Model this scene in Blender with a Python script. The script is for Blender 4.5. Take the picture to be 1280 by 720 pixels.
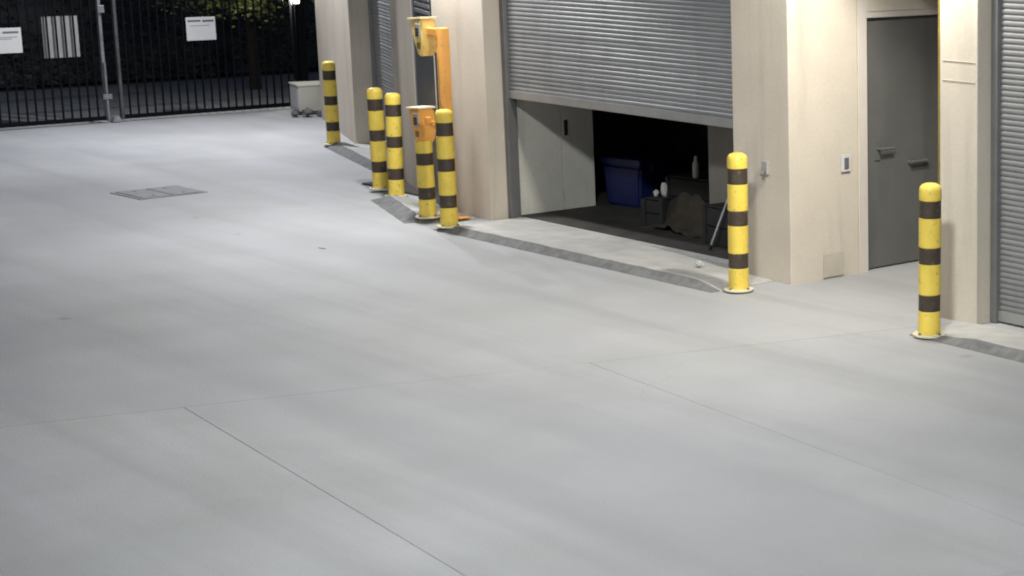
import bpy, bmesh, math, random
from mathutils import Vector, Matrix
random.seed(7)
S = bpy.context.scene
for o in list(bpy.data.objects):
    bpy.data.objects.remove(o, do_unlink=True)
C = S.collection
R = math.radians

# ------------------------------------------------------------------ camera
CAM_H = 2.8
YAW, PITCH, ROLL, FPX, PPX = 0.759739, 0.198583, -0.006813, 2414.73, 1257.6
cam = bpy.data.cameras.new('security_camera')
cam.sensor_width = 36.0
cam.lens = FPX / 1280 * 36
cam.shift_x = -(PPX - 640) / 1280
cam.clip_end = 2000
co = bpy.data.objects.new('security_camera', cam); C.objects.link(co)
fw = Vector((-math.sin(YAW) * math.cos(PITCH), math.cos(YAW) * math.cos(PITCH), -math.sin(PITCH)))
rt = Vector((math.cos(YAW), math.sin(YAW), 0)); dn = fw.cross(rt)
r2 = math.cos(ROLL) * rt + math.sin(ROLL) * dn
d2 = -math.sin(ROLL) * rt + math.cos(ROLL) * dn
M = Matrix((r2, -d2, -fw)).transposed().to_4x4(); M.translation = (0, 0, CAM_H)
co.matrix_world = M
S.camera = co

# ------------------------------------------------------------------ night sky, faint moon, exposure
w = bpy.data.worlds.new('World'); S.world = w; w.use_nodes = True
nt = w.node_tree; nt.nodes.clear()
sky = nt.nodes.new('ShaderNodeTexSky'); sky.sky_type = 'NISHITA'; sky.sun_disc = False
sky.sun_elevation = R(25); sky.sun_rotation = R(200)
bg = nt.nodes.new('ShaderNodeBackground'); bg.inputs[1].default_value = 0.034
wo = nt.nodes.new('ShaderNodeOutputWorld')
nt.links.new(sky.outputs[0], bg.inputs[0]); nt.links.new(bg.outputs[0], wo.inputs[0])
sun = bpy.data.lights.new('moon', 'SUN'); sun.energy = 0.03; sun.angle = R(10); sun.color = (.8, .9, 1)
so = bpy.data.objects.new('moon', sun); C.objects.link(so)
so.rotation_euler = (R(65), 0, R(160))
S.view_settings.view_transform = 'Standard'; S.view_settings.look = 'None'
S.view_settings.gamma = 1; S.view_settings.use_curve_mapping = False
S.view_settings.exposure = 0.05
S.cycles.filter_width = 2.0

# floodlights the yard has: position, aim, watts, colour, spread
FLOODS = [
    # name-free rows: (position, aim, watts, colour, spot angle or None, kind, label)
    dict(p=(-9.02, 8.62, 3.15), aim=(-11.3, 8.8, 1.4), e=128, c=(1, .95, .84), kind='wall', back=(-9.02, 9.03, 3.15),
         label='wall floodlight on the pillar right of the alcove'),
    dict(p=(-15.15, 8.55, 3.3), aim=(-15.6, 6.6, 0), e=140, c=(.98, .985, .98), kind='wall', back=(-15.15, 9.03, 3.3),
         label='wall floodlight high above the keypad stand'),
    dict(p=(-22.0, 10.6, 4.0), aim=(-21.4, 7.0, 0), e=300, c=(.93, .95, 1), kind='wall', back=(-22.0, 11.34, 4.0),
         label='wall floodlight high on the wall end near the gate'),
    dict(p=(-3.6, 1.5, 6.75), aim=(-8.5, 6.7, 0), e=190, c=(.97, .99, .96), kind='pole', back=None,
         label='tall pole floodlight standing out in the yard'),
]

# ------------------------------------------------------------------ materials
def mat(name, col, rough=.7, metal=0., var=.12, scale=3., bump=0., bscale=60., col2=None, rand=0., spec=.5, stains=0., wear=None, streak=0., yard=False):
    m = bpy.data.materials.new(name); m.use_nodes = True
    n = m.node_tree; b = n.nodes['Principled BSDF']
    b.inputs['Roughness'].default_value = rough; b.inputs['Metallic'].default_value = metal
    b.inputs['Specular IOR Level'].default_value = spec
    g = n.nodes.new('ShaderNodeNewGeometry')
    t = n.nodes.new('ShaderNodeTexNoise'); t.inputs['Scale'].default_value = scale; t.inputs['Detail'].default_value = 6
    t.inputs['Roughness'].default_value = .6
    n.links.new(g.outputs['Position'], t.inputs['Vector'])
    rp = n.nodes.new('ShaderNodeValToRGB'); rp.color_ramp.elements[0].position = .3; rp.color_ramp.elements[1].position = .7
    a = [c * (1 - var) for c in col] + [1]
    z = [min(1, c * (1 + var)) for c in (col2 or col)] + [1]
    rp.color_ramp.elements[0].color = a; rp.color_ramp.elements[1].color = z
    n.links.new(t.outputs['Fac'], rp.inputs[0])
    out = rp.outputs[0]
    if stains:
        t3 = n.nodes.new('ShaderNodeTexNoise'); t3.inputs['Scale'].default_value = scale * .27; t3.inputs['Detail'].default_value = 3
        n.links.new(g.outputs['Position'], t3.inputs['Vector'])
        mr = n.nodes.new('ShaderNodeMapRange'); mr.inputs[1].default_value = .35; mr.inputs[2].default_value = .65
        mr.inputs[3].default_value = 1 - stains; mr.inputs[4].default_value = 1
        n.links.new(t3.outputs['Fac'], mr.inputs[0])
        t4 = n.nodes.new('ShaderNodeTexNoise'); t4.inputs['Scale'].default_value = 90; t4.inputs['Detail'].default_value = 2
        n.links.new(g.outputs['Position'], t4.inputs['Vector'])
        m4 = n.nodes.new('ShaderNodeMapRange'); m4.inputs[3].default_value = .86; m4.inputs[4].default_value = 1.1
        n.links.new(t4.outputs['Fac'], m4.inputs[0])
        mm = n.nodes.new('ShaderNodeMath'); mm.operation = 'MULTIPLY'
        n.links.new(mr.outputs[0], mm.inputs[0]); n.links.new(m4.outputs[0], mm.inputs[1])
        mx = n.nodes.new('ShaderNodeMix'); mx.data_type = 'RGBA'; mx.blend_type = 'MULTIPLY'; mx.inputs[0].default_value = 1
        n.links.new(out, mx.inputs[6]); n.links.new(mm.outputs[0], mx.inputs[7]); out = mx.outputs[2]
    if rand:
        oi = n.nodes.new('ShaderNodeObjectInfo')
        mr = n.nodes.new('ShaderNodeMapRange'); mr.inputs[3].default_value = 1 - rand; mr.inputs[4].default_value = 1 + rand
        n.links.new(oi.outputs['Random'], mr.inputs[0])
        mx = n.nodes.new('ShaderNodeMix'); mx.data_type = 'RGBA'; mx.blend_type = 'MULTIPLY'; mx.inputs[0].default_value = 1
        n.links.new(out, mx.inputs[6]); n.links.new(mr.outputs[0], mx.inputs[7]); out = mx.outputs[2]
    def mapped(sc, rz=0.):
        mp = n.nodes.new('ShaderNodeMapping'); mp.inputs['Scale'].default_value = sc; mp.inputs['Rotation'].default_value = (0, 0, rz)
        n.links.new(g.outputs['Position'], mp.inputs['Vector']); return mp.outputs[0]
    def noise(vec, sc, det=4, ro=.55):
        q = n.nodes.new('ShaderNodeTexNoise'); q.inputs['Scale'].default_value = sc; q.inputs['Detail'].default_value = det; q.inputs['Roughness'].default_value = ro
        n.links.new(vec, q.inputs['Vector']); return q.outputs['Fac']
    def remap(v, a, b_, c, d):
        q = n.nodes.new('ShaderNodeMapRange'); q.inputs[1].default_value = a; q.inputs[2].default_value = b_; q.inputs[3].default_value = c; q.inputs[4].default_value = d
        n.links.new(v, q.inputs[0]); return q.outputs[0]
    def math_(op, a, b_):
        q = n.nodes.new('ShaderNodeMath'); q.operation = op
        for i_, v in enumerate((a, b_)):
            if isinstance(v, (int, float)): q.inputs[i_].default_value = v
            else: n.links.new(v, q.inputs[i_])
        return q.outputs[0]
    def mixc(fac, a, colb):
        q = n.nodes.new('ShaderNodeMix'); q.data_type = 'RGBA'
        if isinstance(fac, (int, float)): q.inputs[0].default_value = fac
        else: n.links.new(fac, q.inputs[0])
        n.links.new(a, q.inputs[6])
        if isinstance(colb, tuple): q.inputs[7].default_value = (*colb, 1)
        else: n.links.new(colb, q.inputs[7])
        return q.outputs[2]
    if streak:                                   # rain streaks and scuffs
        f = remap(noise(mapped((1, 1, .10)), 7, 5), .52, .75, 0, streak)
        f2 = remap(noise(mapped((1, 1, 1)), 16, 6, .7), .62, .72, 0, streak * .8)
        out = mixc(f, out, tuple(c * .55 for c in col)); out = mixc(f2, out, tuple(c * .6 for c in col))
    if wear:                                     # chips and grime
        f = remap(noise(mapped((1, 1, 1)), wear[1], 6, .7), wear[2], wear[2] + .05, 0, wear[3])
        out = mixc(f, out, wear[0])
        f = remap(noise(mapped((1, 1, .4)), wear[1] * .35, 4), .5, .75, 0, wear[3] * .6)
        out = mixc(f, out, tuple(c * .5 for c in col))
    if yard:
        tyre = remap(noise(mapped((.10, 1.6, 1), R(8)), 1.5, 4), .46, .70, 0, .36)
        out = mixc(tyre, out, (.22, .22, .225))
        patch = remap(noise(mapped((.6, 1, 1), R(14)), .42, 3), .46, .62, 0, .60)
        out = mixc(patch, out, (.27, .27, .285))
        vo = n.nodes.new('ShaderNodeTexVoronoi'); vo.inputs['Scale'].default_value = 1.3
        n.links.new(mapped((1, 1, 1)), vo.inputs['Vector'])
        spot = remap(math_('ADD', vo.outputs['Distance'], math_('MULTIPLY', noise(mapped((1, 1, 1)), 14), .10)), .075, .13, .45, 0)
        mask = remap(noise(mapped((1, 1, 1)), .9, 2), .50, .56, 0, 1)
        out = mixc(math_('MULTIPLY', spot, mask), out, (.13, .13, .13))
        vc = n.nodes.new('ShaderNodeTexVoronoi'); vc.feature = 'DISTANCE_TO_EDGE'; vc.inputs['Scale'].default_value = .23
        wv = n.nodes.new('ShaderNodeVectorMath'); wv.operation = 'ADD'
        nz = n.nodes.new('ShaderNodeTexNoise'); nz.inputs['Scale'].default_value = 2.2; nz.inputs['Detail'].default_value = 5
        n.links.new(g.outputs['Position'], nz.inputs['Vector'])
        sc_ = n.nodes.new('ShaderNodeVectorMath'); sc_.operation = 'SCALE'; sc_.inputs['Scale'].default_value = .45
        n.links.new(nz.outputs['Color'], sc_.inputs[0])
        n.links.new(g.outputs['Position'], wv.inputs[0]); n.links.new(sc_.outputs[0], wv.inputs[1]); n.links.new(wv.outputs[0], vc.inputs['Vector'])
        crack = remap(vc.outputs['Distance'], .0, .0016, .14, 0)
        cm = remap(noise(mapped((1, 1, 1)), .5, 2), .50, .60, 0, 1)
        out = mixc(math_('MULTIPLY', crack, cm), out, (.10, .10, .10))
        grit = remap(noise(mapped((1, 1, 1)), 55, 3, .7), .60, .72, 0, .35)
        out = mixc(grit, out, (.2, .2, .2))
    n.links.new(out, b.inputs['Base Color'])
    if bump:
        t2 = n.nodes.new('ShaderNodeTexNoise'); t2.inputs['Scale'].default_value = bscale; t2.inputs['Detail'].default_value = 4
        n.links.new(g.outputs['Position'], t2.inputs['Vector'])
        bp = n.nodes.new('ShaderNodeBump'); bp.inputs['Strength'].default_value = bump; bp.inputs['Distance'].default_value = .01
        n.links.new(t2.outputs['Fac'], bp.inputs['Height']); n.links.new(bp.outputs[0], b.inputs['Normal'])
    return m

MT = dict(
    concrete=mat('yard concrete', (.415, .42, .415), .72, 0, .07, 1.1, .25, 70, rand=.03, stains=.20, col2=(.42, .42, .44), yard=True),
    apron=mat('apron concrete', (.45, .44, .42), .8, 0, .14, 5, .35, 50, stains=.15),
    kerb=mat('dark grey kerb edge', (.15, .15, .15), .8, 0, .3, 12, .4, 50),  # kerb faces coloured much darker than the apron tops
    joint=mat('joint filler', (.24, .24, .24), .9, 0, .3, 6),
    asphalt=mat('asphalt', (.055, .056, .06), .85, 0, .2, 8, .5, 120),
    road=mat('pale worn road', (.14, .145, .155), .85, 0, .12, 3, .4, 90),
    wall=mat('cream painted wall', (.585, .525, .445), .75, 0, .05, 2.2, .12, 45, stains=.14, streak=.5),
    inner=mat('grey painted partition', (.64, .62, .56), .7, 0, .06, 3, .08, 50, stains=.12, streak=.4),
    nib=mat('dull brown grey nib', (.17, .16, .145), .8, 0, .1, 3, streak=.3),
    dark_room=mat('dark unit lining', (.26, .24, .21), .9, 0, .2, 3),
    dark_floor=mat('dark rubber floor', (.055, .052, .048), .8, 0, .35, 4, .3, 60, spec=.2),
    curtain=mat('galvanised roller curtain', (.27, .275, .285), .46, .45, .10, 4, 0, 60, streak=.35),
    rail=mat('door bottom rail', (.36, .36, .36), .45, .6, .1, 6),
    guide=mat('door guide', (.20, .20, .205), .5, .5, .1, 6),
    steeldoor=mat('grey painted steel door', (.10, .10, .096), .6, 0, .08, 3, .05, 40, streak=.4),
    darkdoor=mat('dark blue grey door', (.045, .048, .055), .45, 0, .2, 4, streak=.3),
    handle=mat('door furniture', (.115, .115, .11), .6, .2, .05, 10),
    frame=mat('door frame paint', (.5, .46, .43), .6, 0, .05, 5),
    yellow=mat('safety yellow sleeve', (.74, .55, .085), .5, 0, .08, 9, .05, 60, rand=.06, wear=((.20, .16, .08), 22, .595, .6)),
    band=mat('dark brown reflective band', (.045, .032, .022), .6, 0, .2, 14, wear=((.22, .17, .07), 26, .60, .6)),
    flange=mat('pale base plate', (.62, .56, .40), .55, 0, .15, 14),
    ochre=mat('orange yellow enamel', (.78, .37, .085), .5, 0, .07, 7, wear=((.30, .2, .1), 24, .62, .6)),
    hoodyellow=mat('pale yellow enamel', (.80, .58, .19), .5, 0, .07, 7, wear=((.30, .2, .1), 24, .62, .6)),
    cream=mat('pale hood top', (.85, .76, .52), .45, 0, .05, 8),
    keypad=mat('keypad grey', (.33, .33, .32), .5, .2, .08, 20),
    black=mat('black plastic', (.015, .015, .016), .5, 0, .2, 20),
    gate=mat('blue black gate steel', (.0045, .005, .007), .7, 0, .2, 10, spec=.06),
    stile=mat('worn grey stile', (.22, .23, .25), .4, .6, .4, 5),
    dullstile=mat('dull dark stile', (.07, .073, .08), .5, .4, .5, 4),
    white=mat('sign white', (.5, .5, .5), .5, 0, .04, 9),
    print=mat('sign print', (.10, .10, .11), .6, 0, .1, 9),
    board=mat('weathered grey board', (.24, .24, .24), .6, 0, .1, 9),
    box=mat('beige cabinet', (.47, .45, .39), .6, 0, .07, 6, .1, 40),
    stone=mat('grey stones', (.12, .115, .105), .85, 0, .3, 15, .5, 40),
    cover=mat('cast iron cover', (.19, .19, .195), .7, .1, .2, 10, .5, 60),
    blue=mat('blue plastic', (.008, .014, .085), .45, 0, .15, 6),
    brown=mat('brown canvas', (.035, .029, .022), .9, 0, .25, 8, .5, 80),
    crate=mat('dark crate', (.014, .015, .016), .85, 0, .25, 8),
    paper=mat('grubby white paper', (.42, .42, .40), .7, 0, .06, 20),
    metal=mat('bare metal pole', (.55, .57, .62), .35, .8, .1, 14),
    guard=mat('yellow corner guard', (.20, .155, .03), .55, 0, .25, 8),
    leaf=mat('leaf green', (.10, .15, .04), .5, 0, .4, 5, rand=0, col2=(.2, .22, .07)),
    darkleaf=mat('dark hedge leaf', (.06, .066, .068), .7, 0, .4, 4),
    bark=mat('bark', (.018, .015, .012), .9, 0, .3, 12, .6, 30),
    patch=mat('buff repair patch', (.40, .36, .30), .8, 0, .08, 9),
    steelgrey=mat('lamp housing', (.1, .1, .1), .5, .3, .1, 9),
)
lens = bpy.data.materials.new('lamp lens'); lens.use_nodes = True
lb = lens.node_tree.nodes['Principled BSDF']
lb.inputs['Emission Color'].default_value = (1, .97, .9, 1); lb.inputs['Emission Strength'].default_value = 6
MT['lens'] = lens

# ------------------------------------------------------------------ mesh helpers
class MB:
    def __init__(s): s.bm = bmesh.new()
    def box(s, x0, x1, y0, y1, z0, z1, bev=0., M=None):
        vs = [s.bm.verts.new((x, y, z)) for x in (x0, x1) for y in (y0, y1) for z in (z0, z1)]
        fs = [s.bm.faces.new([vs[i] for i in q]) for q in ((0, 1, 3, 2), (4, 6, 7, 5), (0, 4, 5, 1), (2, 3, 7, 6), (0, 2, 6, 4), (1, 5, 7, 3))]
        if bev: 
            es = list({e for f in fs for e in f.edges})
            r = bmesh.ops.bevel(s.bm, geom=es, offset=bev, segments=2, affect='EDGES', profile=.6)
            vs = list({v for f in r['faces'] for v in f.verts} | {v for v in vs if v.is_valid})
        if M is not None: bmesh.ops.transform(s.bm, matrix=M, verts=[v for v in vs if v.is_valid])
        return s
    def prism(s, poly, z0, z1, axis='z', bev=0.):
        def P(a, b, c): return {'z': (a, b, c), 'y': (a, c, b), 'x': (c, a, b)}[axis]
        lo = [s.bm.verts.new(P(a, b, z0)) for a, b in poly]; hi = [s.bm.verts.new(P(a, b, z1)) for a, b in poly]
        n = len(poly); fs = [s.bm.faces.new(lo[::-1]), s.bm.faces.new(hi)]
        for i in range(n): fs.append(s.bm.faces.new((lo[i], lo[(i + 1) % n], hi[(i + 1) % n], hi[i])))
        if bev:
            bmesh.ops.bevel(s.bm, geom=list({e for f in fs for e in f.edges}), offset=bev, segments=2, affect='EDGES')
        return s
    def lathe(s, prof, n=28, cx=0, cy=0):
        rings = []
        for r, z in prof:
            rings.append([s.bm.verts.new((cx + r * math.cos(6.28318 * k / n), cy + r * math.sin(6.28318 * k / n), z)) for k in range(n)])
        for a, b in zip(rings, rings[1:]):
            for k in range(n): s.bm.faces.new((a[k], a[(k + 1) % n], b[(k + 1) % n], b[k]))
        s.bm.faces.new(rings[0][::-1]); s.bm.faces.new(rings[-1])
        return s
    def tube(s, a, b, r0, r1=None, n=10):
        a, b = Vector(a), Vector(b); r1 = r0 if r1 is None else r1
        q = (b - a).to_track_quat('Z', 'Y').to_matrix()
        A = [s.bm.verts.new(a + q @ Vector((r0 * math.cos(6.28318 * k / n), r0 * math.sin(6.28318 * k / n), 0))) for k in range(n)]
        B = [s.bm.verts.new(b + q @ Vector((r1 * math.cos(6.28318 * k / n), r1 * math.sin(6.28318 * k / n), 0))) for k in range(n)]
        for k in range(n): s.bm.faces.new((A[k], A[(k + 1) % n], B[(k + 1) % n], B[k]))
        s.bm.faces.new(A[::-1]); s.bm.faces.new(B)
        return s
    def mesh(s, name, m, smooth=False):
        bmesh.ops.recalc_face_normals(s.bm, faces=s.bm.faces[:])
        me = bpy.data.meshes.new(name); s.bm.to_mesh(me); s.bm.free()
        me.materials.append(MT[m] if isinstance(m, str) else m)
        if smooth:
            me.polygons.foreach_set('use_smooth', [True] * len(me.polygons))
            try: me.set_sharp_from_angle(angle=R(40))
            except Exception: pass
        return me
    def build(s, name, m, parent=None, smooth=False):
        return link(name, s.mesh(name, m, smooth), parent)

def link(name, me, parent=None):
    o = bpy.data.objects.new(name, me); C.objects.link(o)
    if parent is not None: o.parent = parent
    return o
def tag(o, label=None, cat=None, group=None, kind=None):
    if label: o['label'] = label
    if cat: o['category'] = cat
    if group: o['group'] = group
    if kind: o['kind'] = kind
    return o
def empty(name, loc=(0, 0, 0), rz=0., label=None, cat=None, group=None):
    o = bpy.data.objects.new(name, None); C.objects.link(o); o.location = loc; o.rotation_euler.z = rz
    return tag(o, label, cat, group)

# ------------------------------------------------------------------ setting: ground, yard slabs, road
tag(MB().box(-400, 300, -400, 400, -.4, -.09).build('ground', 'asphalt'), kind='structure')
tag(MB().box(-29.6, -24.95, -40, 60, -.2, -.012).build('road', 'road'), kind='structure')
yard = MB().box(-24.92, 14, -14, 12.95, -.3, -.012).build('concrete_yard', 'joint'); tag(yard, kind='structure')
def clip(poly, a, b, c):            # keep a*x+b*y<=c
    out = []
    for i in range(len(poly)):
        p, q = poly[i], poly[(i + 1) % len(poly)]
        dp, dq = a * p[0] + b * p[1] - c, a * q[0] + b * q[1] - c
        if dp <= 0: out.append(p)
        if (dp < 0) != (dq < 0) and dp != dq:
            t = dp / (dp - dq); out.append((p[0] + t * (q[0] - p[0]), p[1] + t * (q[1] - p[1])))
    return out
ang = R(-5.8); eu = (math.cos(ang), math.sin(ang)); ev = (-math.sin(ang), math.cos(ang))
org = (-9.58, 7.19)
v1 = (-8.51 - org[0]) * ev[0] + (4.19 - org[1]) * ev[1]
v2 = (-7.09 - org[0]) * ev[0] + (6.31 - org[1]) * ev[1]
dv = v2 - v1; du = 4.6
def bay(u0, u1, w0, w1, gap):
    P = [(org[0] + (u + .21 * v) * eu[0] + v * ev[0], org[1] + (u + .21 * v) * eu[1] + v * ev[1]) for u, v in ((u0 + gap, w0 + gap), (u1 - gap, w0 + gap), (u1 - gap, w1 - gap), (u0 + gap, w1 - gap))]
    for a, b, c in ((1, 0, 14), (-1, 0, 24.92), (0, 1, 12.95), (0, -1, 14)):
        if P: P = clip(P, a, b, c)
    if len(P) < 3: return
    ar = abs(sum(P[k][0] * P[(k + 1) % len(P)][1] - P[(k + 1) % len(P)][0] * P[k][1] for k in range(len(P)))) / 2
    if ar < .02: return
    cx = sum(p[0] for p in P) / len(P); cy = sum(p[1] for p in P) / len(P)
    o = MB().prism([(p[0] - cx, p[1] - cy) for p in P], -.06, 0, bev=.0016).build('slab', 'concrete', yard)
    o.location = (cx, cy, 0)
for i in range(0, 8):
    for j in range(-9, 6): bay(i * du, (i + 1) * du, v1 + j * dv, v1 + (j + 1) * dv, .0014 if j in (-1, 0) and i < 2 else .0014)
for i in range(-3, 0):
    for j in range(-3, 3): bay(i * 11, (i + 1) * 11, v1 + (4 * j + 2.6) * dv, v1 + (4 * j + 6.6) * dv, .0006)

# ------------------------------------------------------------------ aprons in front of the doors (ramped kerbs)
FY = 9.03                                  # main facade front plane
WO = Vector((-23.27, 11.8, 0)); WD = Vector((1, -.364, 0)).normalized(); WN = Vector((.364, 1, 0)).normalized()
WA = math.atan2(WD.y, WD.x)                # the wing is turned about 20 degrees
def wing(s, d=0, z=0): return WO + WD * s + WN * d + Vector((0, 0, z))

def apron(name, pts_front, pts_back, h=.055, hb=.012, face=.075, taper=(0, 0)):
    """pts_front: polyline of the kerb foot; pts_back the same count along the wall"""
    root = bpy.data.objects.new(name, None); C.objects.link(root); tag(root, kind='structure')
    n = len(pts_front); N = 14 * (n - 1)
    F = []; B = []
    for k in range(N + 1):
        t = k / N * (n - 1); i = min(int(t), n - 2); f = t - i
        F.append(Vector(pts_front[i]).lerp(Vector(pts_front[i + 1]), f)); B.append(Vector(pts_back[i]).lerp(Vector(pts_back[i + 1]), f))
    mt, mk = MB(), MB()
    rows = []
    for k in range(N + 1):
        q = k / N; hh = h
        if taper[0]: hh *= min(1, q / taper[0] + .06)
        if taper[1]: hh *= min(1, (1 - q) / taper[1] + .06)
        hh *= 1 + .06 * random.uniform(-1, 1)
        d = (B[k] - F[k]).normalized()
        wob = .004 * random.uniform(-1, 1)
        foot = F[k] + d * wob; top = F[k] + d * (face + wob); bk = B[k]
        rows.append(((foot.x, foot.y, .003), (top.x, top.y, max(.006, hh)), (bk.x, bk.y, hb)))
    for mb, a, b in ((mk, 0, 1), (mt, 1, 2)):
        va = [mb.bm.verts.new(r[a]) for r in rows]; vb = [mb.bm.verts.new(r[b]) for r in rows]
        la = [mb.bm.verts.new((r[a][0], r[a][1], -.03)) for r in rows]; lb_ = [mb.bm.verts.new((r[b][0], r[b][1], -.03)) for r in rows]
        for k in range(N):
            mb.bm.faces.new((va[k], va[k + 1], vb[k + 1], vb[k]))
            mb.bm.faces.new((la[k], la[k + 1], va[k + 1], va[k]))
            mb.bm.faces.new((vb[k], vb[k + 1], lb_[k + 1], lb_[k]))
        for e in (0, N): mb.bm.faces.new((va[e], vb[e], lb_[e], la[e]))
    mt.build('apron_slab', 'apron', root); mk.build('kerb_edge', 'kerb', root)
    return root
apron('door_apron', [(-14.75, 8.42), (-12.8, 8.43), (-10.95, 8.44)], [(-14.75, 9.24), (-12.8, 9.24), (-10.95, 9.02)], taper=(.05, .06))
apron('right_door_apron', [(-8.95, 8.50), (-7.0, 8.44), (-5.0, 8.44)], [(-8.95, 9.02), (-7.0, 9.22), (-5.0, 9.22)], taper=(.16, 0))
a_, b_ = wing(2.9, -.36), wing(6.1, -.30)
a2, b2 = wing(2.9, .15), wing(6.1, .15)
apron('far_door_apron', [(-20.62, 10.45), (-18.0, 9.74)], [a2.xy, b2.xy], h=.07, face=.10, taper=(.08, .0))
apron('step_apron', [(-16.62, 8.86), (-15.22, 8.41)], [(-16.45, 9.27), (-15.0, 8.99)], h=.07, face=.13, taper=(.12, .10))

# ------------------------------------------------------------------ the building
bld = empty('storage_building', (-12.8, 9.03, 0), label='cream storage building with grey roller doors along the yard', cat='building')
BI = bld.location
def bpart(mb, name, m, smooth=False, parent=None):
    bmesh.ops.translate(mb.bm, verts=mb.bm.verts[:], vec=-BI)
    return mb.build(name, m, parent or bld, smooth)
TOP = 4.3
def wallbox(x0, x1, y0, y1, z0=-.04, z1=TOP): return bpart(MB().box(x0, x1, y0, y1, z0, z1, .006), 'wall', 'wall')
# pillar between step doorway and main roller door (mitred to the wing)
e8 = wing(8.10)
bpart(MB().prism([(-15.66, 9.03), (-14.81, 9.03), (-14.81, 9.62), (-15.45, 9.62)], -.04, TOP, bev=.006), 'pillar', 'wall')
bpart(MB().box(-11.41, -10.76, FY, 9.70, -.04, TOP, .008), 'pillar', 'wall')
bpart(MB().box(-9.20, -8.85, FY, 9.60, -.04, TOP, .008), 'pillar', 'wall')
bpart(MB().box(-5.4, -4.6, FY, 9.6, -.04, TOP, .008), 'pillar', 'wall')
# thin horizontal casting seams on the pillar right of the alcove
for z in (1.62, 1.75): bpart(MB().box(-9.17, -8.87, FY - .004, FY + .001, z, z + .0022), 'casting_seam', 'wall')
# walls over the openings
wallbox(-14.81, -11.41, FY + .01, 9.22, 3.0)
wallbox(-10.76, -9.20, FY + .01, 9.22, 2.73)
wallbox(-8.85, -5.4, FY + .01, 9.20, 3.0)
wallbox(-4.6, 14, FY + .02, 9.4)
# alcove: left wall, back wall, right wall, ceiling, floor step
wallbox(-11.0, -10.75, 9.702, 9.72, -.04)
bpart(MB().box(-11.0, -10.75, 9.72, 9.79, -.04, 2.73, .004), 'door_frame', 'frame')
wallbox(-11.0, -10.75, 9.79, 10.75, 1.97, 2.75)
bpart(MB().box(-11.0, -10.757, 9.79, 10.75, 1.925, 1.97, .003), 'door_frame', 'frame')
wallbox(-11.0, -10.75, 10.75, 12.4, -.04, 2.75)
wallbox(-11.0, -8.9, 12.4, 12.6)
wallbox(-9.20, -9.0, 9.605, 12.4)
bpart(MB().box(-10.99, -9.1, 9.221, 12.4, 2.735, 2.85), 'ceiling', 'wall')
# grey steel door on the alcove wall
sd = bpart(MB().box(-10.86, -10.80, 9.795, 10.745, .012, 1.923, .004), 'steel_door', 'steeldoor')
def sub(mb, name, m, parent, smooth=False): return bpart(mb, name, m, smooth, parent)
sub(MB().box(-10.80, -10.79, 9.90, 9.96, .84, 1.0, .004).tube((-10.79, 9.93, .93), (-10.74, 9.93, .93), .011).tube((-10.745, 9.925, .93), (-10.745, 10.06, .93), .011), 'lever_handle', 'handle', sd)
sub(MB().box(-10.80, -10.795, 10.24, 10.44, .78, .83, .002).tube((-10.795, 10.26, .80), (-10.76, 10.26, .80), .012).tube((-10.795, 10.42, .80), (-10.76, 10.42, .80), .012).tube((-10.76, 10.25, .80), (-10.76, 10.43, .80), .013), 'pull_handle', 'handle', sd)
for z in (.25, 1.0, 1.7): sub(MB().tube((-10.797, 10.735, z), (-10.797, 10.735, z + .1), .012), 'hinge', 'handle', sd)
# small fittings
sw = bpart(MB().box(-10.75, -10.742, 9.52, 9.61, .795, .925, .003), 'light_switch', 'white')
sub(MB().box(-10.742, -10.732, 9.545, 9.585, .82, .90, .003), 'rocker', 'print', sw)
bpart(MB().box(-10.755, -10.746, 9.34, 9.53, .015, .19, .002), 'wall_patch', 'patch')
tp = bpart(MB().box(-11.045, -10.985, FY - .03, FY, .80, .90, .006), 'wall_box', 'keypad')
sub(MB().tube((-11.01, FY - .03, .83), (-11.01, FY - .06, .80), .014), 'spout', 'handle', tp)
bpart(MB().box(-9.222, -9.2, 9.034, 9.10, .0, 2.6, .003), 'corner_guard', 'guard')

# roller doors -------------------------------------------------------
def curtain(L, z0, z1, pitch=.038, amp=.0075):
    """corrugated curtain in local x (0..L), facing -y"""
    mb = MB(); rows = []
    K = 8; n = int((z1 - z0) / pitch * K)
    for k in range(n + 1):
        z = z0 + k * pitch / K; ph = (k % K) / K
        y = -amp * math.sin(math.pi * ph) ** .8 if ph > 0 else .002
        rows.append((y, z))
    NX = 12
    row_off = [random.uniform(-.0015, .0015) for _ in range(int((z1 - z0) / pitch) + 3)]
    pr = None
    for y, z in rows:
        cur = [mb.bm.verts.new((L * i / NX, y + .0035 * math.sin(L * i / NX * 2.1 + z * 1.3) * math.sin(z * 3.1 + i) + row_off[int((z - z0 + 1e-6) / pitch)], z)) for i in range(NX + 1)]
        if pr:
            for i in range(NX): mb.bm.faces.new((pr[i], pr[i + 1], cur[i + 1], cur[i]))
        pr = cur
    back0 = mb.bm.verts.new((0, .02, z0)); 
    mb.bm.verts.remove(back0)
    return mb
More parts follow.
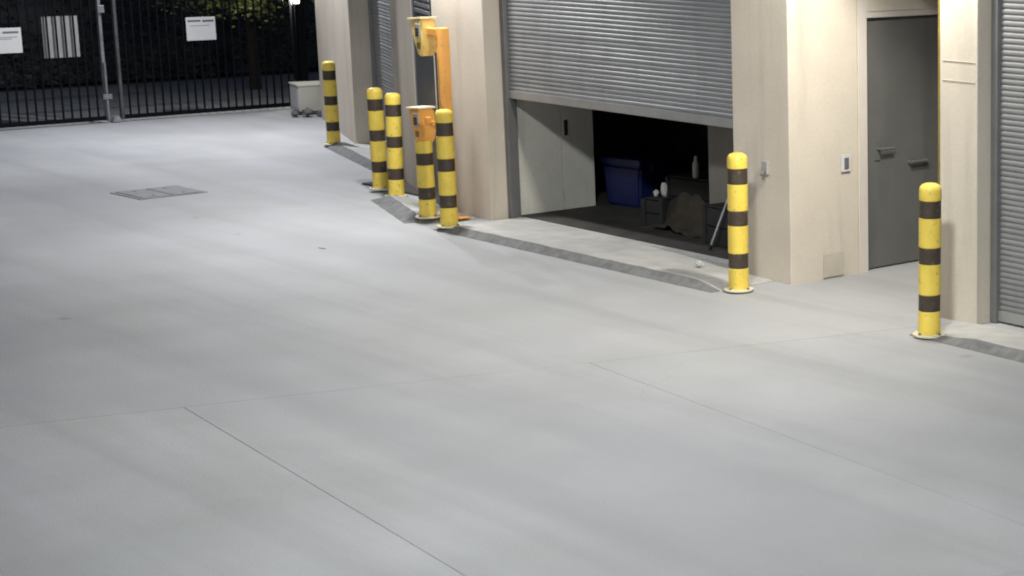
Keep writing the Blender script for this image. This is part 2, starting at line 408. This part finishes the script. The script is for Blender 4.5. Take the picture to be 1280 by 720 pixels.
def roller(name, M, L, z0, z1, label=None):
    mb = curtain(L, z0 + .07, z1); bmesh.ops.transform(mb.bm, matrix=M, verts=mb.bm.verts[:])
    d = bpart(mb, name, 'curtain', True)
    # backing sheet keeps the curtain solid from behind
    for nm, b, m in (('curtain_back', (0, L, .008, .014, z0 + .05, z1), 'guide'), ('bottom_rail', (.01, L - .01, -.022, .022, z0, z0 + .072), 'rail'),
                     ('guide_rail', (-.002, .055, -.045, .05, .0, z1 + .01), 'guide'), ('guide_rail', (L - .055, L + .002, -.045, .05, .0, z1 + .01), 'guide')):
        mb = MB().box(*b, .004 if nm != 'curtain_back' else 0); bmesh.ops.transform(mb.bm, matrix=M, verts=mb.bm.verts[:])
        sub(mb, nm, m, d)
    if label: d['label'] = label
    return d
roller('roller_door', Matrix.Translation((-14.80, 9.235, 0)), 3.38, 1.07, 3.1, 'grey roller door stopped about a metre above the apron')
roller('roller_door', Matrix.Translation((-8.845, 9.20, 0)), 3.44, .015, 3.1, 'closed grey roller door right of the last pillar')
Mw = Matrix.Translation(wing(2.95, .26)) @ Matrix.Rotation(WA, 4, 'Z')
roller('roller_door', Mw, 3.19, .02, 3.1, 'closed grey roller door in the far wing')

# wing walls ---------------------------------------------------------
def wbox(s0, s1, d0, d1, z0=-.04, z1=TOP, m='wall', name='wall', bev=.008):
    mb = MB().box(s0, s1, d0, d1, z0, z1, bev)
    bmesh.ops.transform(mb.bm, matrix=Matrix.Translation(WO) @ Matrix.Rotation(WA, 4, 'Z'), verts=mb.bm.verts[:])
    return bpart(mb, name, m)
wbox(-.0, 2.93, 0, .55, name='pillar')
wbox(6.15, 7.05, 0, .55, name='pillar')
wbox(2.93, 6.15, .01, .22, 3.0)
wbox(7.05, 8.05, .005, .25, 2.3)
wbox(0, .3, .55, 5)
dd = wbox(7.05, 8.08, .012, .10, .01, 2.299, 'darkdoor', 'side_door', .003)
wbox(7.052, 7.09, .004, .0125, .01, 2.29, 'guide', 'door_frame', .003)
for z in range(5):
    mb = MB().box(7.2, 7.95, .003, .014, 1.74 + z * .06, 1.775 + z * .06, .003)
    bmesh.ops.transform(mb.bm, matrix=Matrix.Translation(WO) @ Matrix.Rotation(WA, 4, 'Z'), verts=mb.bm.verts[:])
    sub(mb, 'louvre_slat', 'guide', dd)
# roof slab over everything (above the picture)
bpart(MB().prism([(14, 9.1), (14, 16), (-23.1, 16), (-23.1, 11.95), (-15.7, 9.12)], TOP + .001, TOP + .15), 'roof', 'dark_room')

# inside the open unit ------------------------------------------------
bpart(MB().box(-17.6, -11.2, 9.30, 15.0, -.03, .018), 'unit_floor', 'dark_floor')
bpart(MB().box(-14.75, -11.45, 9.24, 9.30, -.03, .014), 'threshold', 'apron')
pw = bpart(MB().box(-14.95, -14.805, 9.285, 9.77, .018, 3.0, .004), 'partition_panel', 'inner')
pw2 = bpart(MB().box(-14.95, -14.805, 9.776, 10.11, .018, 3.0, .004), 'partition_panel', 'inner')
sub(MB().box(-14.805, -14.795, 9.80, 9.835, .69, .83, .003), 'pull_slot', 'black', pw2)
bpart(MB().box(-12.74, -11.3, 9.82, 9.92, .018, 3.0, .004), 'nib_wall', 'nib')
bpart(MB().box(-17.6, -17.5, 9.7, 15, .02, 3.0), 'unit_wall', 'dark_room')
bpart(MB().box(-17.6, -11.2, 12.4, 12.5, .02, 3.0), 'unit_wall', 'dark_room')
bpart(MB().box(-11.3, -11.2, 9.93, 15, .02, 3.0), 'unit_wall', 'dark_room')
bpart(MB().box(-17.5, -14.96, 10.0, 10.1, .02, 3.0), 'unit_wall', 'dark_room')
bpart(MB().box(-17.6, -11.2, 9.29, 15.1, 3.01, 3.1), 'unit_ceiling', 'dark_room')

# ------------------------------------------------------------------ clutter in the unit
tub = empty('storage_tub', (-14.60, 10.42, .018), R(8), 'dark blue plastic tub beside the grey partition', 'tub')
mb = MB()
lo = [(-.22, -.17), (.22, -.17), (.22, .17), (-.22, .17)]; hi = [(-.245, -.19), (.245, -.19), (.245, .19), (-.245, .19)]
vl = [mb.bm.verts.new((x, y, 0)) for x, y in lo]; vh = [mb.bm.verts.new((x, y, .38)) for x, y in hi]
mb.bm.faces.new(vl[::-1]); mb.bm.faces.new(vh)
for k in range(4): mb.bm.faces.new((vl[k], vl[(k + 1) % 4], vh[(k + 1) % 4], vh[k]))
bmesh.ops.bevel(mb.bm, geom=mb.bm.edges[:], offset=.025, segments=3, affect='EDGES')
mb.build('tub_body', 'blue', tub, True)
MB().box(-.255, .255, -.20, .20, .375, .45, .03).build('lid', 'blue', tub, True)
for x in (-.275, .235): MB().box(x, x + .04, -.06, .06, .33, .385, .008).build('handle', 'black', tub)

def crate(loc, rz, sx, sy, sz, label):
    r = empty('crate', loc, rz, label, 'crate', 'dark crates in the open unit')
    MB().box(-sx / 2 + .012, sx / 2 - .012, -sy / 2 + .012, sy / 2 - .012, .01, sz - .01).build('crate_core', 'crate', r)
    n = max(2, int(sz / .12))
    for side in (-1, 1):
        for k in range(n):
            z = .006 + k * sz / n
            MB().box(-sx / 2, sx / 2, side * sy / 2 - .01, side * sy / 2 + .01, z, z + sz / n - .014, .003).build('slat', 'crate', r)
        for sgn in (-1, 1):
            MB().box(sgn * sx / 2 - .02, sgn * sx / 2 + .02, side * sy / 2 - .025, side * sy / 2 + .025, 0, sz + .004, .004).build('corner_post', 'crate', r)
    MB().box(-sx / 2, sx / 2, -sy / 2, sy / 2, sz, sz + .015, .003).build('lid', 'crate', r)
crate((-13.55, 10.55, .018), R(5), .8, .45, .34, 'low dark crate under the white bottle')
crate((-12.12, 9.69, .018), R(-3), .78, .2, .31, 'dark crate behind the bollard at the open door')
crate((-13.50, 9.87, .018), R(12), .20, .16, .235, 'small dark crate under the pale paper scraps')
crate((-13.9, 11.6, .018), R(10), .9, .5, .75, 'tall dark crate deep in the open unit')

# brown canvas slumped between two ends
mb = MB(); NXc, NYc = 36, 16; g = []
for i in range(NXc + 1):
    row = []
    for j in range(NYc + 1):
        u, v = i / NXc, j / NYc
        x = -.46 + .92 * u; y = -.22 + .44 * v
        ridge = math.exp(-((v - .55) / .22) ** 2)
        z = .30 * ridge * (.72 + .28 * math.cos((u - .5) * 5.5)) + .08 * math.exp(-((u - .45) / .2) ** 2 - ((v - .2) / .3) ** 2)
        z += .016 * math.sin(17 * u + 5 * v) * ridge + .012 * math.sin(31 * u - 9 * v) + .006 * random.uniform(-1, 1)
        edge = min(u, 1 - u) * 12
        z *= min(1, .35 + edge)
        row.append(mb.bm.verts.new((x + .02 * math.sin(9 * v), y + .03 * math.sin(7 * u), max(.004, z))))
    g.append(row)
for i in range(NXc):
    for j in range(NYc): mb.bm.faces.new((g[i][j], g[i + 1][j], g[i + 1][j + 1], g[i][j + 1]))
o = mb.build('canvas_sheet', 'brown', None, True); o.location = (-13.12, 9.92, .02); o.rotation_euler.z = R(4)
so_ = o.modifiers.new('thickness', 'SOLIDIFY'); so_.thickness = .006
tag(o, 'slumped brown canvas sheet on the unit floor', 'canvas')

def crumple(name, loc, r, m, label, cat, sc=(1, 1, 1), seed=1):
    rnd = random.Random(seed); mb = MB()
    bmesh.ops.create_icosphere(mb.bm, subdivisions=2, radius=r)
    for v in mb.bm.verts: v.co *= rnd.uniform(.72, 1.18); v.co.x *= sc[0]; v.co.y *= sc[1]; v.co.z *= sc[2]
    zmin = min(v.co.z for v in mb.bm.verts)
    for v in mb.bm.verts: v.co.z -= zmin
    o = mb.build(name, m); o.location = loc; return tag(o, label, cat)
crumple('paper_scrap', (-13.53, 9.86, .266), .030, 'paper', 'lower white paper scrap at the left end of the canvas', 'paper', (1, .8, 1.1), 3)
crumple('paper_scrap', (-13.47, 9.90, .266), .036, 'paper', 'upper white paper scrap at the left end of the canvas', 'paper', (.75, .8, 1.9), 4)
crumple('paper_scrap', (-11.66, 8.88, .036), .028, 'paper', 'small white scrap lying on the apron left of the bollard', 'paper', (1.2, 1, .9), 5)
bt = empty('bottle', (-13.62, 10.36, .375), 0, 'slim white bottle standing upright in the dark unit', 'bottle')
MB().lathe([(.028, 0), (.031, .01), (.031, .11), (.026, .135), (.012, .155), (.012, .168)], 16).build('bottle_body', 'paper', bt, True)
MB().lathe([(.015, .166), (.015, .186), (.013, .19)], 14).build('cap', 'paper', bt, True)
pl = empty('leaning_pole', (-12.26, 9.44, .019), 0, 'thin metal pole leaning in the open doorway beside the bollard', 'pole')
MB().tube((0, 0, 0), (.12, .06, .33), .010).tube((.12, .06, .33), (.185, .095, .52), .008).build('shaft', 'metal', pl, True)
MB().tube((-.001, -.001, -.001), (.016, .008, .045), .014).build('tip', 'black', pl, True)

# ------------------------------------------------------------------ bollards
def bollard_meshes(short=False):
    r = .073
    ms = []
    # yellow sleeve with a domed head, recessed where the bands sit
    prof = [(r, .014)]
    bands = [(.165, .275), (.475, .585), (.775, .890)][:2 if short else 3]
    for a, b in bands: prof += [(r, a - .003), (r - .004, a), (r - .004, b), (r, b + .003)]
    prof += [(r, .69), (r - .01, .70), (.005, .70)] if short else [(r, .955), (r - .004, .975), (r - .016, .990), (r - .035, .998), (.005, 1.0)]
    ms.append(('sleeve', MB().lathe(prof, 32).mesh('sleeve', 'yellow', True)))
    for a, b in bands:
        ms.append(('band', MB().lathe([(r - .006, a + .001), (r - .002, a + .002), (r - .002, b - .002), (r - .006, b - .001)], 32).mesh('band', 'band', True)))
    mb = MB().lathe([(.106, 0), (.108, .004), (.108, .011), (.104, .014), (r - .002, .0145)], 32)
    ms.append(('base_plate', mb.mesh('base_plate', 'flange', True)))
    for k in range(4):
        a = R(45 + 90 * k); ms.append(('anchor_bolt', MB().lathe([(.010, .013), (.010, .022), (.006, .026)], 6, .09 * math.cos(a), .09 * math.sin(a)).mesh('anchor_bolt', 'handle')))
    return ms
BMS = bollard_meshes(); SHORT = bollard_meshes(True)
BOL = [((-20.50, 10.52, .03), .94, 'yellow and brown banded bollard nearest the gate'),
       ((-17.05, 9.20, .03), .97, 'left bollard of the close pair before the far roller door'),
       ((-16.50, 9.06, .03), .97, 'right bollard of the close pair before the far roller door'),
       ((-15.14, 8.60, .045), .97, 'striped bollard under the lower keypad hood'),
       ((-14.62, 8.50, .035), 1.0, 'striped bollard in front of the orange keypad pole'),
       ((-10.85, 8.61, .012), 1.0, 'striped bollard at the right end of the half open roller door'),
       ((-8.82, 8.56, .012), 1.0, 'striped bollard in front of the pillar right of the alcove')]
for p, sc, lab in BOL:
    r = empty('bollard', p, random.uniform(0, 1.5), lab, 'bollard', 'yellow and brown bollards along the building'); r.scale.z = sc
    r.rotation_euler.x = R(random.uniform(-.7, .7)); r.rotation_euler.y = R(random.uniform(-.7, .7))
    for nm, me in (SHORT if 'keypad hood' in lab else BMS): link(nm, me, r)

# ------------------------------------------------------------------ keypad stand
ks = empty('keypad_stand', (-15.09, 8.80, .02), 0, 'orange yellow stand with hooded keypads at two heights', 'keypad stand')
MB().box(-.045, .045, -.04, .04, .012, 1.66, .01).build('pole', 'ochre', ks, True)
MB().box(-.12, .12, -.12, .12, 0, .012, .003).build('base_plate', 'ochre', ks)
def hood(x, y, z, armx, kz=1., hm='ochre'):
    # side outline (x,z): wide sloping roof, tapering to a narrow chin
    kx = .66; dy = .075
    poly = [(-.19, .315), (.11, .33), (.115, .12), (.095, .03), (.05, 0), (-.01, .015), (-.05, .11)]
    h = MB().prism([(a * kx + x, b * kz + z) for a, b in poly], y - dy, y + dy, axis='y', bev=.016).build('hood', hm, ks, True)
    MB().prism([(x - .215 * kx, z + .316 * kz), (x + .118 * kx, z + .332 * kz), (x + .118 * kx, z + .35 * kz), (x - .215 * kx, z + .335 * kz)], y - dy - .008, y + dy + .008, axis='y', bev=.003).build('roof_plate', 'cream', h)
    MB().box(x - .01, x + .065, y - dy - .014, y - dy + .003, z + .17 * kz, z + .29 * kz, .006).build('keypad', 'keypad', h)
    for kx_ in range(3):
        for kz_ in range(3): MB().box(x + .0 + kx_ * .02, x + .014 + kx_ * .02, y - dy - .018, y - dy - .013, z + (.185 + kz_ * .024) * kz, z + (.203 + kz_ * .024) * kz, .001).build('key', 'black', h)
    MB().box(x - .0, x + .055, y - dy - .006, y - dy + .003, z + .07 * kz, z + .125 * kz, .003).build('card_slot', 'guard', h)
    MB().box(x + .06, armx, y - .025, y + .025, z + .19 * kz, z + .255 * kz, .008).build('arm', 'ochre', ks)
hood(-.245, -.03, 1.40, -.03, 1., 'hoodyellow')
hood(-.05, -.20, .67, .05, .93)
MB().box(.022, .048, -.174, -.036, .827, .868, .004).build('arm', 'ochre', ks)
MB().tube((-.035, -.055, .02), (-.035, -.055, 1.45), .009, n=8).build('conduit', 'band', ks, True)

# ------------------------------------------------------------------ access cover in the yard
ac = empty('access_cover', (-18.42, 7.65, .004), R(3), 'dark square access cover set in the yard concrete', 'cover'); ac.scale = (.86, .86, 1)
MB().box(-.36, .36, -.38, .38, -.02, .003, .001).build('cover_frame', 'joint', ac)
for sgn in (-1, 1):
    c = MB().box(-.325, .325, sgn * .17 - .163, sgn * .17 + .163, -.01, .009, .003).build('lid', 'cover', ac)
    for hx in (-.22, .22): MB().tube((hx, sgn * .17, .008), (hx, sgn * .17, .0105), .022, n=12).build('lift_hole', 'black', c)

# ------------------------------------------------------------------ gate
GX = -24.6
def gate_leaf(y0, y1, label, stile_y, stile_m):  # barred leaf with rails and stiles
    r = empty('gate_leaf', (GX, (y0 + y1) / 2, 0), 0, label, 'gate')
    oy = (y0 + y1) / 2; HT = 2.35
    for z, h in ((.035, .05), (1.62, .05), (HT - .06, .05)):
        MB().box(-.022, .022, y0 - oy, y1 - oy, z, z + h, .003).build('rail', 'gate', r)
    bm_ = MB().box(-.01, .01, -.009, .009, .083, HT - .06, 0).mesh('bar', 'gate')
    n = int(round((y1 - y0) / .105))
    for k in range(1, n):
        b = link('bar', bm_, r); b.location.y = y0 + (y1 - y0) * k / n - oy
    for yy in (y0, y1):
        m = stile_m if abs(yy - stile_y) < .01 else 'gate'
        MB().box(-.03, .03, yy - oy - .019, yy - oy + .019, .03, HT, .005).build('stile', m, r)
    return r, oy
gl, oyl = gate_leaf(5.4, 9.655, 'left leaf of the dark barred gate with the grey board', 9.655, 'stile')
gr, oyr = gate_leaf(9.84, 12.15, 'right leaf of the dark barred gate beside the building', 9.84, 'dullstile')
db = MB().tube((.05, 9.655 - oyl, .02), (.05, 9.655 - oyl, .75), .016).box(.025, .075, 9.60 - oyl, 9.71 - oyl, .30, .36, .004).build('drop_bolt', 'stile', gl)
MB().box(.025, .07, 9.62 - oyl, 9.70 - oyl, 1.36, 1.45, .006).build('lock_box', 'stile', gl)
gs = MB().prism([(9.69, 0), (9.81, 0), (9.79, .06), (9.77, .09), (9.74, .09), (9.71, .05)], GX - .06, GX + .08, axis='x', bev=.012).build('gate_stop', 'board')
tag(gs, 'pale gate stop on the ground between the gate leaves', 'gate stop')
gp = MB().box(GX - .05, GX + .05, 12.20, 12.30, 0, 2.5, .006).build('gate_post', 'gate'); tag(gp, 'dark gate post against the end of the building', 'post')

def sign(y0, y1, z0, z1, x, m, label, lines):
    r = empty('sign', (x, (y0 + y1) / 2, z0), 0, label, 'sign')
    hw = (y1 - y0) / 2; hh = z1 - z0
    MB().box(-.003, .003, -hw, hw, 0, hh, .001).build('sign_plate', m, r)
    for (f0, f1, a, b) in lines:
        MB().box(.0035, .005, -hw + f0 * 2 * hw, -hw + f1 * 2 * hw, a * hh, b * hh).build('print_line', 'print' if b < .99 and a < .95 else 'flange', r)
    return r
sign(8.28, 8.72, .92, 1.22, GX + .035, 'white', 'white sign on the gate at the left edge of the picture',
     [(.05, .45, .80, .87), (.52, .93, .78, .86), (.1, .9, .62, .64), (.1, .75, .55, .57)])
sign(10.71, 11.09, .965, 1.26, GX + .035, 'white', 'white sign on the right gate leaf under the foliage',
     [(.06, .5, .80, .88), (.56, .95, .78, .87), (.1, .8, .62, .64)])
sign(8.99, 9.41, .83, 1.33, GX - .04, 'board', 'grey board seen behind the bars of the left gate leaf', [])

# cabinet beside the gate
gb = empty('gate_motor_cabinet', (-23.95, 12.0, 0), R(-14), 'low beige cabinet beside the gate at the wall end', 'cabinet')
MB().box(-.24, .26, -.20, .28, .05, .37, .014).build('cabinet_body', 'box', gb)
MB().box(-.245, .265, -.209, .285, .368, .395, .008).build('lid', 'box', gb)
MB().box(-.20, .22, -.16, .24, 0, .055, .004).build('plinth', 'kerb', gb)
MB().box(-.20, .22, -.206, -.199, .09, .34, .002).build('front_panel', 'white', gb)
for k, (x, y, q) in enumerate([(-23.55, 11.75, .07), (-23.48, 11.9, .055), (-23.62, 11.62, .05)]):
    crumple('stone', (x, y, 0), q, 'stone', ['largest grey stone at the foot of the beige cabinet', 'middle grey stone at the foot of the beige cabinet', 'smallest grey stone at the foot of the beige cabinet'][k], 'stone', (1.3, 1, .8), 20 + k)

# ------------------------------------------------------------------ planting beyond the gate
def leaves(n, pos, size, seed):
    rnd = random.Random(seed); vs = []; fs = []
    for _ in range(n):
        p = pos(rnd); s = size * rnd.uniform(.6, 1.3)
        q = Matrix.Rotation(rnd.uniform(0, 6.28), 3, 'Z') @ Matrix.Rotation(rnd.uniform(-1.1, 1.1), 3, 'X') @ Matrix.Rotation(rnd.uniform(-.6, .6), 3, 'Y')
        b = len(vs)
        for c in ((-.5, 0, 0), (0, -.26, .04), (.5, 0, -.06), (0, .26, .04)): vs.append(tuple(p + q @ (Vector(c) * s)))
        fs += [(b, b + 1, b + 2), (b, b + 2, b + 3)]
    me = bpy.data.meshes.new('leaves'); me.from_pydata(vs, [], fs); return me
tr = empty('garden_tree', (-27.6, 13.0, -.01), 0, 'leafy green tree hanging low behind the right gate leaf', 'tree')
mb = MB()
mb.tube((0, 0, 0), (.05, -.05, 1.1), .09, .07).tube((.05, -.05, 1.1), (-.05, .05, 2.6), .07, .04)
limbs = []
for k in range(9):
    a = k * 2.4; z = 1.0 + .15 * k; e = Vector((math.cos(a) * .9, math.sin(a) * 1.0, z + .5 - .25 * (k % 2)))
    mb.tube((0, 0, z), e, .03, .012, 7); limbs.append(e)
mb.build('trunk', 'bark', tr, True)
clumps = []
rc = random.Random(5)
for k in range(75):
    d = Vector((rc.gauss(0, 1), rc.gauss(0, 1), rc.gauss(0, 1))).normalized() * rc.uniform(.55, 1.0)
    clumps.append((Vector((d.x * 1.25 + .95, d.y * 1.2 - .55, 2.1 + d.z * 1.12)), rc.uniform(.13, .30)))
def treepos(r):
    c, q = r.choice(clumps)
    return c + Vector((r.gauss(0, 1), r.gauss(0, 1), r.gauss(0, .8))) * q * .6
me = leaves(9000, treepos, .075, 3); me.materials.append(MT['leaf']); link('crown', me, tr)
hg = empty('hedge', (-31.0, 12, -.05), 0, 'dark hedge across the road behind the gate', 'hedge')
MB().box(-.5, .35, -14, 14, 0, 2.5).build('hedge_core', 'darkleaf', hg)
def hpos(r):
    y = r.uniform(-9, 9); z = r.uniform(0, 2.8) ; 
    return Vector((.45 + .25 * math.sin(y * 1.7) * math.sin(z * 2.1 + y) + r.gauss(0, .12), y, z))
me = leaves(14000, hpos, .13, 9); me.materials.append(MT['darkleaf']); link('foliage', me, hg)

# ------------------------------------------------------------------ fallen leaf on the concrete
o = MB().prism([(-.05, 0), (-.02, -.02), (.03, -.018), (.06, .005), (.02, .022), (-.02, .018)], .002, .005).build('fallen_leaf', 'patch')
o.location = (-14.59, 7.33, .001); tag(o, 'small dry leaf lying on the open concrete', 'leaf')

# ------------------------------------------------------------------ small post light at the gate
pl2 = empty('post_light', (GX + .05, 12.17, 1.40), 0, 'small pale light on the gate post under the foliage', 'light')
MB().box(0, .03, -.05, .05, -.03, .09, .006).build('light_base', 'steelgrey', pl2)
MB().box(.03, .07, -.035, .035, -.01, .07, .012).build('lens', 'lens', pl2)
ld = bpy.data.lights.new('post_light_lamp', 'POINT'); ld.energy = 36; ld.color = (1, .95, .8); ld.shadow_soft_size = .03
lo_ = bpy.data.objects.new('post_light_lamp', ld); C.objects.link(lo_); lo_.parent = pl2; lo_.location = (-.10, -.12, .06)

# ------------------------------------------------------------------ floodlights
for f in FLOODS:
    p = Vector(f['p']); d = (Vector(f['aim']) - p).normalized()
    r = empty('floodlight', p, 0, f['label'], 'floodlight', 'floodlights above the yard')
    q = d.to_track_quat('-Z', 'Y')
    big = 3.2 if f['kind'] == 'pole' else 1
    hd = MB().box(-.16 * big, .16 * big, -.10 * big, .10 * big, .012, .09, .008).build('housing', 'steelgrey', r); hd.rotation_euler = q.to_euler()
    if f['kind'] == 'wall':
        b = Vector(f['back']) - p
        MB().tube(q @ Vector((0, 0, .06)), b, .02).build('bracket', 'steelgrey', r)
    else:
        top = q @ Vector((0, 0, .06))
        b = Vector((1.1, 2.1, 0))
        MB().tube((b.x, b.y, -p.z), (b.x, b.y, .35), .09, .06, 16).build('pole', 'steelgrey', r, True)
        MB().tube((b.x, b.y, .3), (top.x, top.y, top.z), .035, .03, 10).build('outreach_arm', 'steelgrey', r, True)
    ld = bpy.data.lights.new('floodlight_lamp', 'AREA'); ld.shape = 'RECTANGLE'; ld.size = .30 * big; ld.size_y = .18 * big
    ld.energy = f['e']; ld.color = f['c']
    if f['kind'] == 'pole': ld.spread = R(72)
    lo_ = bpy.data.objects.new('floodlight_lamp', ld); C.objects.link(lo_); lo_.parent = r; lo_.rotation_euler = q.to_euler()
